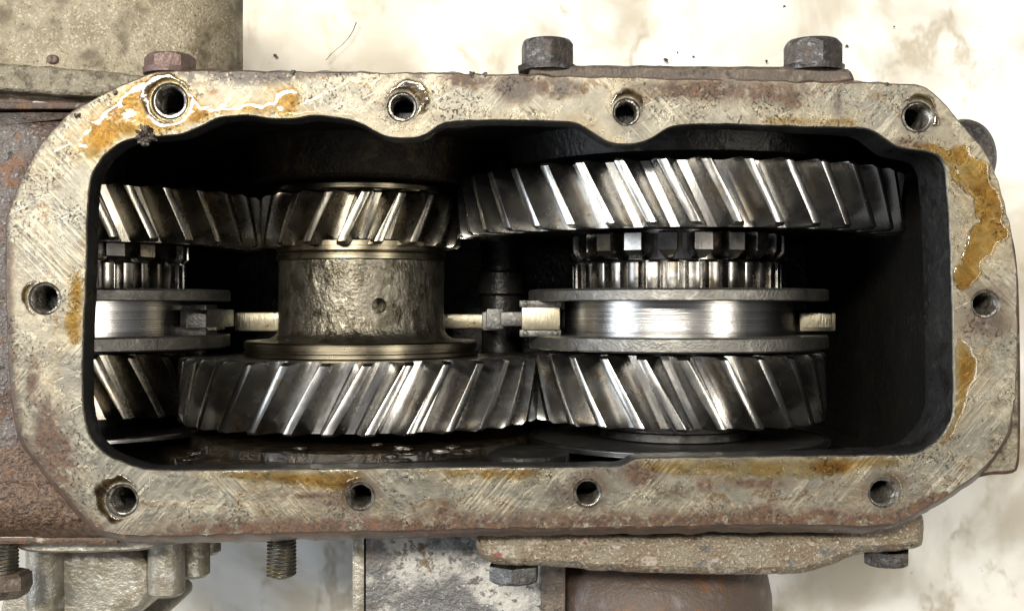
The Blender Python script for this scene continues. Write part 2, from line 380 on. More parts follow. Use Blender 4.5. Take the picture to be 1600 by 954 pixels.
# stains: each a patch (px, py, rx, ry, strength)
def stain(attr, blobs, extra):
    x = V2[:, 0]+800; y = 477-V2[:, 1]; a = np.array(extra, float)
    for (bx, by, rx, ry, s) in blobs:
        a = np.maximum(a, s*np.clip(1.35-np.hypot((x-bx)/rx, (y-by)/ry), 0, 1))
    l = flange.data.attributes.new(attr, 'FLOAT', 'POINT'); l.data.foreach_set('value', np.clip(a, 0, 1).astype(np.float32))
d_out = dist(V2, outer); Yp = 477-V2[:, 1]; Xp = V2[:, 0]+800
low = np.clip(1.15-d_out/30, 0, 1)*(Yp > 770)*np.clip((Xp-150)/200, 0.25, 1)
left = np.clip(1-d_out/16, 0, 1)*(Xp < 160)*(Yp > 380)*.9
stain('rust', [(918, 760, 32, 28, .8), (562, 768, 36, 30, .7), (1541, 474, 34, 34, .7), (806, 136, 30, 24, 1), (870, 138, 40, 16, .75), (730, 125, 40, 14, .8), (1090, 140, 90, 16, .9), (1190, 145, 70, 18, .7), (1235, 150, 12, 22, .8), (75, 690, 24, 70, .9), (100, 720, 20, 60, .7), (50, 600, 12, 40, .6), (1000, 740, 30, 20, .9), (1103, 757, 14, 12, 1), (1180, 755, 60, 6, .9), (1190, 800, 40, 14, .9), (1290, 803, 50, 14, .7), (1545, 505, 40, 22, .6), (690, 790, 20, 12, .8), (540, 785, 50, 8, .6), (1395, 750, 30, 12, .6), (1420, 225, 30, 10, .7), (480, 774, 60, 6, .8), (700, 805, 60, 8, .7)], np.maximum(low, left))
top = np.clip(1-d_out/9, 0, 1)*((Yp < 135) & (Xp > 260) & (Xp < 560))*1.0
stain('grime', [(563, 773, 27, 27, .8), (918, 768, 27, 27, .7), (1541, 474, 26, 27, .55), (1381, 768, 29, 29, .7), (979, 175, 25, 25, .7), (1434, 183, 29, 29, .6), (628, 167, 28, 28, .7), (806, 136, 25, 20, 1), (878, 135, 13, 14, .9), (340, 118, 20, 8, .9), (400, 122, 50, 11, .9), (445, 120, 30, 8, .8), (300, 125, 10, 8, .7), (655, 118, 14, 6, .8), (868, 770, 20, 20, .6), (1555, 508, 24, 14, .6), (30, 230, 30, 10, .6), (1310, 160, 8, 25, .6)], np.maximum(top, np.clip(1-d_out/7, 0, 1)*(Xp < 130)))
FILM = [[(235, 116), (272, 112), (300, 140), (325, 160), (400, 152), (430, 136), (465, 125), (478, 160), (470, 186), (350, 182), (210, 214), (150, 255), (120, 250), (110, 215), (165, 155)],
        [(1395, 215), (1475, 215), (1530, 238), (1560, 290), (1585, 340), (1575, 400), (1530, 450), (1486, 470), (1484, 300)], [(1490, 510), (1540, 540), (1535, 610), (1490, 690), (1440, 712), (1470, 670)],
        [(990, 712), (1440, 706), (1440, 728), (1290, 765), (1230, 752), (1020, 748)], [(640, 726), (866, 724), (860, 750), (690, 752)], [(300, 731), (590, 729), (570, 760), (530, 775), (400, 765), (310, 748)],
        [(95, 420), (136, 395), (136, 510), (70, 600), (85, 540), (100, 500)], [(560, 175), (860, 174), (910, 192), (700, 192), (660, 220), (600, 220)], [(1180, 178), (1340, 180), (1350, 200), (1180, 198)], [(900, 188), (940, 195), (970, 226), (930, 220)]]
fa = np.zeros(len(V2))
for q, fs_ in zip(FILM, (.85, .5, .5, .3, .6, .6, .6, .35, .5, .5)):
    q = np.array([(x-800, 477-y) for x, y in q], float); dd = dist(V2, q)*np.where(inside(V2, q), 1, -1)
    fa = np.maximum(fa, fs_*np.clip((dd+18)/40, 0, 1))
stain('film', [], fa)
l_ = flange.data.attributes.new('din', 'FLOAT', 'POINT'); l_.data.foreach_set('value', dist(V2, inner).astype(np.float32))
# rounded rim edges and the outer skirt
def skirt(zs):
    L = []
    for (z, off, amp) in zs:
        q = outer+n_out*(off*np.clip((40-outer[:, 1])/240, .35, 1)+np.array([fnoise(a, b, z, 40, 3) for a, b in outer])*amp)[:, None]
        L.append(z3(q, np.where(outer[:, 0] < -540, max(z, -66.0), z)))
    return L
V, F = rings([z3(outer-n_out*ch, 0.0)]+skirt([(-ch, 0, 0), (-10, 5, 1.5), (-26, 15, 3), (-60, 22, 3), (-200, 12, 2), (GZ+3, 6, 0)]))
mk('outer_wall', V, [f[::-1] for f in F], M['castside'], case, sharp=60)
tlip = 52+78*np.clip((inner[:, 0]-350)/320, 0, 1)**1.5
V, F = rings([z3(inner+n_in*ch, 0.0), z3(inner+n_in*.4, -1.2), z3(inner, -3.5)])
mk('opening_edge', V, F, M['flange'], case, sharp=80)
V, F = rings([z3(inner, -3.5), z3(inner+n_in*1.0, -tlip*.5), z3(inner-n_in*.6, -tlip*.9), z3(inner+n_in*6, -tlip-8)])
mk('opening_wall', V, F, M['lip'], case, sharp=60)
cav = resample(chaikin([(-1290, 315), (690, 315), (716, 285), (716, -255), (690, -292), (-1290, -292)], 2), 25)
cav = ccw(cav)
V2c, Fc = fill(cav, [(inner+n_in*6)[::2]], 40)
zc = [-60-78*max(0, min(1, (x-350)/320))**1.5 for x, y in V2c]
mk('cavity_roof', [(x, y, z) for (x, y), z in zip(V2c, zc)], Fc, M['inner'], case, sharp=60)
V, F = rings([z3(cav, -40), z3(cav, -300), z3(cav, -600), z3(cav, GZ+12)])
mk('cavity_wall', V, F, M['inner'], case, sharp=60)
V2f, Ff = fill(cav, [], 60)
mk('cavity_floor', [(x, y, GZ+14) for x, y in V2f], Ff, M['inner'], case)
# left shoulder of the casting, rough and painted
def heightfield(name, x0, x1, y0, y1, step, fn, mat, parent, org=None, sharp=180, avoid=None):
    xs = np.arange(x0, x1+step*.5, step); ys = np.arange(y0, y1+step*.5, step); n = len(xs)
    V = [(x, y, fn(x, y)) for y in ys for x in xs]
    F = [(j*n+i, j*n+i+1, (j+1)*n+i+1, (j+1)*n+i) for j in range(len(ys)-1) for i in range(n-1)]
    if avoid is not None:
        bad = inside([v[:2] for v in V], avoid)
        for (hx_, hy_, r) in HOLES: bad |= np.array([math.hypot(v[0]-hx_+800, v[1]-477+hy_) < r+12 for v in V])
        F = [f for f in F if not bad[list(f)].any()]
        us = sorted({q for f in F for q in f}); mp = {q: k for k, q in enumerate(us)}; V = [V[q] for q in us]; F = [tuple(mp[q] for q in f) for f in F]
    return mk(name, V, F, mat, parent, org=org, sharp=sharp)
def shoulder(x, y):
    z = -34+4*fnoise(x, y, 2, 70, 3)+1.6*fnoise(x, y, 7, 14, 3)
    e = min(316-y, y+382)
    if e < 46: z -= (1-e/46)**2*44
    r = -277+6*fnoise(x, 0, 4, 60, 2)                       # ridge of the lower left corner
    if y < r: z += min(1, (r-y)/12)*12-max(0, (r-y-40))*.16
    if y < 40: z -= 5*min(1, (40-y)/120)
    return z
heightfield('shoulder', -1330, -520, -380, 314, 9, shoulder, M['cast'], case, avoid=inner+n_in*12)
for (y0, y1) in ((318, 330), (-388, -374)):
    box('shoulder_wall', (-1330, y0, GZ+3), (-640, y1, -70), M['castside'], case, bev=6)
box('shoulder_wall', (-1345, -388, GZ+3), (-1326, 330, -70), M['castside'], case, bev=6)
# rear flange of the case on the right and the boss at the upper right
rear = resample(chaikin([(1562, 330), (1582, 352), (1594, 420), (1597, 560), (1597, 700), (1594, 733), (1585, 742), (1540, 742), (1490, 765), (1505, 752), (1545, 700), (1572, 640), (1574, 400)], 2), 8)
zr = -26.0
rearw = ccw(np.array([W(x, y, zr)[:2] for x, y in rear])); nr_ = normals(rearw)
V2r, Fr = fill(rearw-nr_*7, [], 16)
nb = len(V2r); Vr = [(x, y, zr+1.2*fnoise(x, y, 3, 20, 3)) for x, y in V2r]
mk('rear_flange', Vr, Fr, M['alud'], case, sharp=180)
V, F = rings([z3(rearw-nr_*7, zr), z3(rearw-nr_*2, zr-2), z3(rearw, zr-8), z3(rearw+nr_, -80), z3(rearw, GZ+3)])
mk('rear_flange_side', V, [f[::-1] for f in F], M['castside'], case, sharp=50)
b = W(1508, 262, -150)
V, F = lathe_data([(0, 52), (30, 52), (48, 48), (60, 38), (64, 0)], 48)
mk('rear_boss', [(v[0]+b[0]+11, v[2]*1.3+b[1]+20, v[1]-60-150) for v in V], [f[::-1] for f in F], M['bolt'], case, sharp=40)

# tapped holes: a chamfer and a helical thread
def thread_tube(R, depth, pitch, amp, seg=40, per=6, inward=True):
    n = int(depth/pitch*per); V = []; F = []
    for j in range(n+1):
        for k in range(seg):
            a = 2*math.pi*k/seg; z = -depth*j/n
            ph = (z/pitch+k/seg) % 1.0; tri = 1-abs(2*ph-1)
            r = R-amp*tri
            V.append((r*math.cos(a), r*math.sin(a), z))
    for j in range(n):
        for k in range(seg):
            q = (j*seg+k, j*seg+(k+1) % seg, (j+1)*seg+(k+1) % seg, (j+1)*seg+k)
            F.append(q if inward else q[::-1])
    return V, F, n
tv, tf, tn = thread_tube(20.4, 150, 6.4, 3.2)
cham = [(23.2*math.cos(2*math.pi*k/40), 23.2*math.sin(2*math.pi*k/40), 0.2) for k in range(40)]
cham2 = [(20.4*math.cos(2*math.pi*k/40), 20.4*math.sin(2*math.pi*k/40), -3.4) for k in range(40)]
hv = cham+cham2+[(x, y, z-3.4) for x, y, z in tv]; hf = [(k, (k+1) % 40, 40+(k+1) % 40, 40+k) for k in range(40)]
hf += [(40+k, 40+(k+1) % 40, 80+(k+1) % 40, 80+k) for k in range(40)]+[tuple(i+80 for i in f) for f in tf]
hv.append((0, 0, -156)); last = 80+tn*40
hf += [(last+k, last+(k+1) % 40, len(hv)-1) for k in range(40)]
hole_me = mesh('threaded_hole', hv, hf, M['hole'], 50)
for (px, py, r) in HOLES:
    o = link(bpy.data.objects.new('threaded_hole', hole_me), case, (px-800, 477-py, 0)); s = r/20.0; o.scale = (s, s, 1); o.rotation_euler.z = random.random()*6

# bosses inside the case
def boss(name, x, y0, y1, r, zc_, mat, amp=2.0):
    V, F = lathe_data([(y0, 0), (y0, r-8), (y0+(4 if y1 > y0 else -4), r), (y1, r+10)], 72, disp=lambda a, y, rr: amp*fnoise(a*60, y, rr, 30, 3) if rr > 1 else 0)
    return mk(name, [(v[0]+x, v[1], v[2]+zc_) for v in V], F if y1 > y0 else [f[::-1] for f in F], mat, case, sharp=50)
ZA = -496.0; XM, XL, XT = 327.0, -299.0, -863.0              # shaft axes: main, lay, third
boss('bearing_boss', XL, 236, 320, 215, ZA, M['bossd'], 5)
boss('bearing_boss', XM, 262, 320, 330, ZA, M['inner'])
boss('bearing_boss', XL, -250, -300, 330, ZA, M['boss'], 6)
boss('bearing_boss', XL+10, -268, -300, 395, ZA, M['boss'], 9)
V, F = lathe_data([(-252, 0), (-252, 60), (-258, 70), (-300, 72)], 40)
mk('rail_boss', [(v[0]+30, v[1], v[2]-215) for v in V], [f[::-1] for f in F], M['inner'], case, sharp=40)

M['wet'] = weather('wet_black_oil', (.010, .007, .004), [((.03, .019, .007), 14, .45, .6, .05, .0)], .05, 0, [(9, 3)], coat=1.0)
for (px, py, r) in ((612, 712, 9), (628, 700, 12), (640, 708, 10), (634, 718, 8), (690, 704, 13), (706, 698, 9), (718, 708, 11), (735, 702, 8), (292, 716, 12), (303, 708, 8), (560, 716, 8), (590, 694, 7), (470, 700, 9), (520, 714, 6)):
    z = -170-random.uniform(0, 14); a = W(px, py, z); bm = bmesh.new(); bmesh.ops.create_icosphere(bm, subdivisions=3, radius=1)
    V = [(a[0]+v.co.x*r*1.4*(1+.5*fnoise(v.co.x*9+px, v.co.y*9, v.co.z*9, 6, 2)), a[1]+v.co.y*r*.45, a[2]+v.co.z*r*(1+.5*fnoise(v.co.z*9+px, v.co.y*9, 1, 6, 2))) for v in bm.verts]
    F = [[q.index for q in f.verts] for f in bm.faces]; bm.free(); mk('oil_drop', V, F, M['wet'], case, sharp=180)

# ------------------------------------------------------------------ gears
P_HELIX = [(-.5, 0), (-.38, .0), (-.335, .05), (-.295, .18), (-.245, .42), (-.19, .70), (-.135, .93), (-.118, .99), (-.098, 1.0)]
P_DOG = [(-.5, 0), (-.34, .0), (-.325, .06), (-.29, .5), (-.268, .95), (-.255, 1.0)]
P_SPL = [(-.5, 0), (-.36, .03), (-.33, .25), (-.31, .80), (-.27, .96), (-.18, 1.0)]
def tooth_mesh(name, R, N, h, y0, y1, helix, prof, mat, cham_lo=(5, .88, .97), cham_hi=(5, .88, .97), steps=6):
    full = prof+[(-u, v) for u, v in reversed(prof)]
    Rr = R-h; p = 2*math.pi/N; yc = (y0+y1)/2; k = math.tan(math.radians(helix))/R
    ys = [(y0, cham_lo[1], cham_lo[2]), (y0+cham_lo[0], 1, 1)]
    for i in range(1, steps): ys.append((y0+cham_lo[0]+(y1-y0-cham_lo[0]-cham_hi[0])*i/steps, 1, 1))
    ys += [(y1-cham_hi[0], 1, 1), (y1, cham_hi[1], cham_hi[2])]
    V = []; F = []; n = len(full)
    for (y, hs, ws) in ys:
        for (u, v) in full:
            w = u*(ws if abs(u) < .49 else 1); a = w*p-k*(y-yc); r = Rr+h*v*hs
            V.append((r*math.sin(a), y, r*math.cos(a)))
    for j in range(len(ys)-1):
        for i in range(n-1):
            F.append((j*n+i, j*n+i+1, (j+1)*n+i+1, (j+1)*n+i))
    for (j, rev) in ((0, False), (len(ys)-1, True)):
        y = ys[j][0]; b0 = len(V)
        for u in (.5, -.5):
            a = u*p-k*(y-yc); V.append(((Rr-3)*math.sin(a), y, (Rr-3)*math.cos(a)))
        c = list(range(j*n, j*n+n))+[b0, b0+1]
        F.append(tuple(c[::-1]) if not rev else tuple(c))
    return mesh(name, V, [f[::-1] for f in F], mat, 38)
def gear(parent, R, N, h, y0, y1, helix, prof, mat, body=None, phase=0.0, name='gear', tname='tooth', bore=60, web=True, **kw):
    Rr = R-h-1.2; a = y0+1.2; b = y1-1.2
    pr = [(a, bore), (a, Rr)] if not web else [(a+14, bore), (a+14, Rr-34), (a+4, Rr-30), (a, Rr-24), (a, Rr)]
    pr += [(b, Rr), (b, bore)]
    g = lathe(name, pr, body or M['web'], parent, 96)
    me = tooth_mesh(tname, R, N, h, y0, y1, helix, prof, mat, **kw)
    p = 2*math.pi/N; joined = []
    for i in range(N):
        th = (i*p+phase+math.pi) % (2*math.pi)-math.pi
        if abs(th) < math.radians(118):
            o = bpy.data.objects.new(tname, me); link(o, g, ORG[g.name]); o.rotation_euler.y = th
        else: joined.append(th)
    V = []; F = []
    vs_ = [v.co/K for v in me.vertices]; fs = [tuple(q.vertices) for q in me.polygons]
    for th in joined:
        c, s = math.cos(th), math.sin(th); n0 = len(V)
        V += [(v.x*c+v.z*s, v.y, -v.x*s+v.z*c) for v in vs_]; F += [tuple(i+n0 for i in f) for f in fs]
    if V: tag(mk(tname+'_row', V, F, mat, g, sharp=38, local=True), kind='stuff')
    return g
def shaft(x, name, label, r=88, y0=-300, y1=322):
    t = thing(name, (x, 0, ZA), label, 'shaft')
    lathe('shaft_body', [(y0, 0), (y0, r), (y1, r), (y1, 0)], M['turned'], t, 64)
    return t
shaft(XM, 'main_shaft', 'plain steel shaft carrying the large gear on the right')
shaft(XT, 'output_shaft', 'plain steel shaft carrying the gears at the left opening edge')

# lay shaft: one forging with two gears
lay = thing('cluster_gear', (XL, 0, ZA), 'oily double gear forging with a rough drum between its two gears, left of centre', 'gear')
gear(lay, 197, 18, 57, 113, 212, -27, P_HELIX, M['steelw'], phase=.05, name='small_gear', bore=40)
gear(lay, 353, 31, 57, -223, -98, -30, P_HELIX, M['steel'], phase=.06, name='large_gear', bore=40)
lathe('turned_ring', [(124, 120), (124, 160), (121, 166), (104, 167), (101, 164), (98, 167), (88, 167), (85, 162), (85, 140)], M['hubring'], lay, 128)
drum = lathe('drum', [(86, 150), (86, 163), (60, 163.5), (20, 163), (-20, 163), (-42, 163.5), (-54, 166), (-61, 172), (-66, 182), (-69, 198), (-69, 150)], M['hub'], lay, 220, 50,
             disp=lambda a, y, r: 1.5*fnoise(a*160, y, 3, 22, 3))
lathe('collar', [(-69, 150), (-69, 226), (-72, 230), (-84, 230), (-85, 227), (-88, 227), (-90, 230), (-97, 230), (-97, 150)], M['hubring'], lay, 128)
# oil hole drilled in the drum
cb = bmesh.new(); bmesh.ops.create_cone(cb, cap_ends=True, segments=28, radius1=14.5*K, radius2=14.5*K, depth=70*K)
cm = bpy.data.meshes.new('cut'); cb.to_mesh(cm); cb.free(); cut = bpy.data.objects.new('cut', cm); C.objects.link(cut)
hx = (592-800)*(H+334)/H; cut.location = Vector((hx, 0, ZA+math.sqrt(164**2-(hx-XL)**2)))*K; cut.rotation_euler.y = math.asin((hx-XL)/164)
md = drum.modifiers.new('b', 'BOOLEAN'); md.object = cut; md.operation = 'DIFFERENCE'; md.solver = 'FAST'
bpy.context.view_layer.update()
dm = bpy.data.meshes.new_from_object(drum.evaluated_get(bpy.context.evaluated_depsgraph_get()))
if len(dm.polygons) > 500: drum.modifiers.clear(); drum.data = dm; dm.name = 'drum'; dm.set_sharp_from_angle(angle=math.radians(50))
else: drum.modifiers.clear()
bpy.data.objects.remove(cut); bpy.data.meshes.remove(cm)
wsh = thing('thrust_washer', (XL, 0, ZA), 'thin oily washer behind the small gear of the double gear', 'washer')
lathe('washer_disc', [(215, 90), (215, 176), (218, 180), (226, 180), (229, 176), (229, 90)], M['hubring'], wsh, 96)

# main shaft gears
big = thing('helical_gear', (XM, 0, ZA), 'largest helical gear, at the top right inside the case', 'gear', 'helical gears on the two shafts')
gear(big, 437, 39, 57, 131, 242, 28, P_HELIX, M['steel'], phase=.03, name='gear_rim')
DOGKW = dict(cham_lo=(15, .80, .40), cham_hi=(3, .95, 1.0), steps=2)
gear(big, 210, 20, 62, 87, 136, 0, P_DOG, M['dog'], phase=.1, name='dog_ring', tname='dog_tooth', web=False, **DOGKW)
low_ = thing('helical_gear', (XM, 0, ZA), 'steel helical gear nearest the bottom rim, right of centre', 'gear', 'helical gears on the two shafts')
gear(low_, 289, 25, 56, -221, -91, 30, P_HELIX, M['steel'], phase=.02, name='gear_rim')
lathe('gear_collar', [(-219, 90), (-219, 150), (-222, 156), (-234, 156), (-236, 146), (-240, 146), (-242, 153), (-256, 153), (-258, 90)], M['clip'], low_, 96)
def sleeve(x, label, phase):
    t = thing('sliding_sleeve', (x, 0, ZA), label, 'sleeve', 'sliding sleeves on the two shafts')
    gear(t, 206, 34, 34, 28, 84, 0, P_SPL, M['dog'], phase=phase, name='splined_collar', tname='spline', web=False, cham_lo=(2, .95, 1), cham_hi=(5, .7, .9), steps=2)
    lathe('flange_ring', [(8, 200), (8, 291), (10, 294), (27, 294), (31, 290), (31, 200)], M['ring'], t, 160)
    lathe('groove_band', [(9, 210), (9, 232), (-58, 232), (-58, 210)], M['turned'], t, 160)
    lathe('flange_ring', [(-84, 200), (-84, 289), (-81, 293), (-60, 293), (-57, 290), (-57, 200)], M['ring'], t, 160)
    return t
sleeve(XM, 'grooved steel sliding sleeve between the two gears on the right', .02)
sleeve(XT, 'grooved dark sliding sleeve at the left edge of the opening', .06)
disc = thing('thrust_disc', (XM, 0, ZA), 'flat grey disc standing against the bottom wall, under the lower right gear', 'disc')
lathe('disc_face', [(-259, 100), (-259, 290), (-270, 290), (-270, 100)], M['clip'], disc, 160)
lathe('disc_edge', [(-257, 286), (-257, 295), (-259, 297), (-268, 297), (-268, 286)], M['turned'], disc, 160)
# third shaft gears, cut off by the left rim
g3 = thing('helical_gear', (XT, 0, ZA), 'dark helical gear at the upper left, cut off by the left rim', 'gear', 'helical gears on the two shafts')
gear(g3, 366, 33, 57, 113, 212, 27, P_HELIX, M['steelw'], phase=.07, name='gear_rim')
gear(g3, 210, 20, 62, 77, 118, 0, P_DOG, M['dog'], phase=.04, name='dog_ring', tname='dog_tooth', web=False, **DOGKW)
g4 = thing('helical_gear', (XT, 0, ZA), 'dark helical gear at the lower left, half hidden behind the double gear', 'gear', 'helical gears on the two shafts')
gear(g4, 250, 22, 56, -211, -92, 30, P_HELIX, M['steelw'], phase=.0, name='gear_rim')
d3 = thing('thrust_disc', (XT, 0, ZA), 'thin steel disc edge under the lower left gear', 'disc')
lathe('disc_face', [(-240, 100), (-240, 268), (-242, 270), (-248, 270), (-250, 268), (-250, 100)], M['turned'], d3, 120)

# shift forks
def fork(label, xs, x_axis, pads, arm, side):
    t = thing('shift_fork', (x_axis, -24, ZA), label, 'shift fork', 'shift forks in the sleeve grooves')
    V, F = lathe_data([(-42, 240), (-42, 300), (-8, 300), (-8, 240), (-42, 240)], 60, math.radians(70), math.radians(290))
    mk('yoke', [(v[0]+x_axis, v[1], v[2]+ZA) for v in V], F, M['clip'], t, sharp=40)
    for (x0, x1, y0, y1, zt, clip) in pads:
        p = box('pad', (x0, y0, zt-70), (x1, y1, zt), M['bronze'], t, bev=5)
        if clip:
            for (ya, yb) in ((y1-1, y1+13), (y0-13, y0+1)):
                c = box('pad_clip', (x0-4, ya, zt-64), (x1+2, yb, zt-7), M['clip'], t, bev=3)
                for xx in (x0+8, x1-8):
                    V, F = lathe_data([(0, 5.2), (2.2, 5.0), (3.4, 3.4), (3.4, 0)], 14)
                    mk('rivet', [(v[0]+xx, v[2]+(ya+yb)/2, v[1]+zt-7.4) for v in V], [f[::-1] for f in F], M['clip'], c, sharp=40)
    (a0, a1, ay0, ay1, az) = arm
    box('arm', (a0, ay0, az-40), (a1, ay1, az), M['bronze'], t, bev=6)
    return t
f1 = fork('bronze padded shift fork gripping the grooved sleeve on the right', None, XM, [(18, 92, -47, -3, -392, True), (556, 626, -50, -14, -425, False)], (-300, -30, -50, -18, -660), 1)
box('arm_joint', (-50, -46, -520), (-16, -6, -432), M['clip'], f1, bev=4)
box('arm_web', (-60, -50, -690), (-20, -12, -500), M['clip'], f1, bev=4)
box('arm_neck', (-22, -40, -500), (24, -12, -424), M['clip'], f1, bev=4)
f2 = fork('dark shift fork with a pale bronze arm beside the left sleeve', None, XT, [(-655, -574, -49, -7, -440, False)], (-580, -310, -54, -14, -600), -1)
box('pad_clip', (-657, -58, -520), (-592, 2, -432), M['clip'], f2, bev=4)
box('arm_neck', (-712, -42, -500), (-650, -12, -445), M['clip'], f2, bev=6)
rail = thing('shift_rail', (-22, 0, -700), 'oily upright rod deep between the double gear and the right sleeve', 'rod')
lathe('rod_body', [(-285, 0), (-285, 44), (20, 44), (26, 52), (70, 52), (76, 44), (310, 44), (310, 0)], M['inner'], rail, 48)

# ------------------------------------------------------------------ oil lying on the rim
def oil(name, poly, mat, hgt, label, seed, ramp=13.0, rag=7.0):
    p = ccw(resample(chaikin([(x-800, 477-y) for x, y in poly], 2), 6))
    lo, hi = p.min(0)-14, p.max(0)+14; st = 2.6
    xs = np.arange(lo[0], hi[0], st); ys = np.arange(lo[1], hi[1], st)
    gx, gy = np.meshgrid(xs, ys); G = np.stack([gx.ravel(), gy.ravel()], 1)
    d = dist(G, p)*np.where(inside(G, p), 1, -1)
    d += rag*np.array([fnoise(a, b, seed, 30, 4) for a, b in G])
    din = dist(G, inner)*np.where(inside(G, inner), -1, 1)
    for (hx_, hy_, r) in HOLES:
        din = np.minimum(din, np.hypot(G[:, 0]-hx_+800, G[:, 1]-477+hy_)-r*1.16)
    dou = dist(G, outer)*np.where(inside(G, outer), 1, -1)
    d = np.minimum(d, np.minimum(din-1.0, dou-1.5))
    t = np.clip(d/ramp, -1, 1); z = np.where(t > 0, hgt*.62*np.sqrt(np.clip(1-(1-t)**2, 0, 1)), t*3.0)+.3
    z += np.where(t > 0, .35*np.array([fnoise(a, b, seed+4, 30, 2) for a, b in G])*t, 0)
    n = len(xs); F = []; keep = (d > -3.5).reshape(gx.shape)
    ok = keep[:-1, :-1] & keep[1:, :-1] & keep[:-1, 1:] & keep[1:, 1:] & (((din > -.5).reshape(gx.shape))[:-1, :-1]) & (((din > -.5).reshape(gx.shape))[1:, 1:]) & ((dou > 0).reshape(gx.shape)[:-1, :-1])
    for j, i in zip(*np.nonzero(ok)): F.append((j*n+i, j*n+i+1, (j+1)*n+i+1, (j+1)*n+i))
    used = sorted({q for f in F for q in f}); mp = {q: k for k, q in enumerate(used)}
    if not F: return
    o = mk(name, [(G[q, 0], G[q, 1], z[q]) for q in used], [tuple(mp[q] for q in f) for f in F], mat, case, sharp=180)
    l = o.data.attributes.new('thick', 'FLOAT', 'POINT'); l.data.foreach_set('value', np.clip(d[used]/(ramp*.9), 0, 1).astype(np.float32))
    if label: o['label'] = label
oil('oil_puddle', [(235, 116), (272, 112), (300, 140), (325, 163), (400, 160), (430, 140), (465, 130), (472, 160), (460, 186), (420, 186), (350, 180), (318, 194), (290, 209), (210, 214), (180, 228), (150, 250), (125, 245), (125, 205), (165, 160), (200, 132)], M['amber'], 2.6, 'amber oil pooled at the upper left corner', 1, rag=12)
oil('oil_puddle', [(470, 170), (560, 176), (610, 214), (560, 192), (480, 182), (420, 188), (380, 182)], M['pale'], 2.0, None, 2)
oil('oil_puddle', [(1180, 186), (1230, 181), (1320, 184), (1348, 196), (1290, 201), (1200, 197)], M['amber'], 2.4, None, 3)
oil('oil_puddle', [(1405, 222), (1475, 222), (1520, 238), (1548, 270), (1578, 335), (1570, 370), (1548, 400), (1525, 440), (1500, 470), (1486, 440), (1505, 400), (1520, 350), (1520, 315), (1500, 280), (1470, 246)], M['amber'], 3.0, 'amber oil pooled on the right rim', 4, ramp=6, rag=16)
oil('oil_puddle', [(1490, 515), (1508, 525), (1532, 560), (1532, 590), (1515, 603), (1508, 640), (1490, 685), (1462, 703), (1475, 680), (1490, 640)], M['amber'], 2.6, None, 5)
oil('oil_puddle', [(1000, 714), (1200, 711), (1430, 709), (1440, 722), (1330, 738), (1280, 752), (1100, 748), (1020, 742), (992, 728)], M['pale'], 2.4, None, 6)
oil('oil_puddle', [(1270, 712), (1400, 710), (1330, 734), (1290, 752), (1255, 735)], M['amber'], 2.2, None, 16, ramp=16)
oil('oil_puddle', [(655, 730), (862, 727), (856, 744), (800, 750), (690, 744)], M['amber'], 2.4, None, 7)
oil('oil_puddle', [(330, 733), (572, 731), (556, 752), (530, 768), (480, 764), (400, 752), (345, 745)], M['amber'], 2.6, None, 8)
oil('oil_puddle', [(100, 425), (134, 405), (134, 500), (126, 545), (105, 540), (96, 500), (110, 470)], M['amber'], 2.4, None, 9)
oil('oil_puddle', [(36, 446), (80, 436), (98, 450), (98, 490), (70, 495), (44, 488)], M['pale'], 2.2, None, 10)
oil('oil_puddle', [(150, 260), (190, 228), (160, 300), (140, 400), (128, 400), (132, 300)], M['pale'], 1.8, None, 12)
for i, (px, py, rx, ry, mt, rg_) in enumerate([(258, 150, 42, 42, 'grease', 5), (182, 776, 38, 38, 'grease', 8), (640, 153, 34, 32, 'grease', 9), (979, 162, 27, 26, 'grease', 5), (1440, 176, 30, 30, 'grease', 9), (62, 462, 34, 27, 'grease', 7), (559, 770, 27, 28, 'amber', 4), (1384, 766, 28, 30, 'pale', 8)]):
    oil('oil_ring', [(px+rx*math.cos(a), py+ry*math.sin(a)) for a in np.linspace(0, 2*math.pi, 14, endpoint=False)], M[mt], 3.0, None, 20+i, ramp=5.0, rag=rg_)

# ------------------------------------------------------------------ things bolted round the case
def hex_bolt(name, org, R, h, d, mat, label, group, twist=0.0, washer=True):
    """hexagon head whose axis runs along y; d = +1 points up the picture"""
    t = thing(name, org, label, 'bolt', group)
    prof = [0, .35, .6, .72, .8, .86, .91, .96, 1.0]; seg = 72; V = []; F = []
    for q in prof:
        for k in range(seg):
            a = 2*math.pi*k/seg; b_ = (a+twist) % (math.pi/3)-math.pi/6
            r = min(R*math.cos(math.pi/6)/math.cos(b_), R*(1.0-max(0, q-.78)*.75))
            V.append((r*math.sin(a), d*h*q, r*math.cos(a)))
    V.append((0, d*h*1.01, 0)); n = len(prof)
    F = [(j*seg+k, j*seg+(k+1) % seg, (j+1)*seg+(k+1) % seg, (j+1)*seg+k) for j in range(n-1) for k in range(seg)]
    F += [((n-1)*seg+k, (n-1)*seg+(k+1) % seg, len(V)-1) for k in range(seg)]
    if d < 0: F = [f[::-1] for f in F]
    mk('head', V, F, mat, t, sharp=22, local=True)
    if washer:
        V, F = lathe_data([(-d*30, R*.5), (-d*2, R*.5), (-d*6, R*1.03), (d*3, R*1.06), (d*4, R*.8)], 48)
        mk('washer', V, F if d > 0 else [f[::-1] for f in F], mat, t, sharp=40, local=True)
    return t
zb = -78
for (px, pb, ph, w, lab) in ((855, 108, 65, 76, 'dark hexagon bolt head standing at the left end of the top plate'), (1270, 108, 65, 80, 'dark hexagon bolt head standing at the right end of the top plate')):
    a = W(px, pb, zb); s = (H-zb)/H
    hex_bolt('hexagon_bolt', a, w*s*.575, (pb-ph)*s, 1, M['bolt'], lab, 'bolts on the top side', twist=-.12)
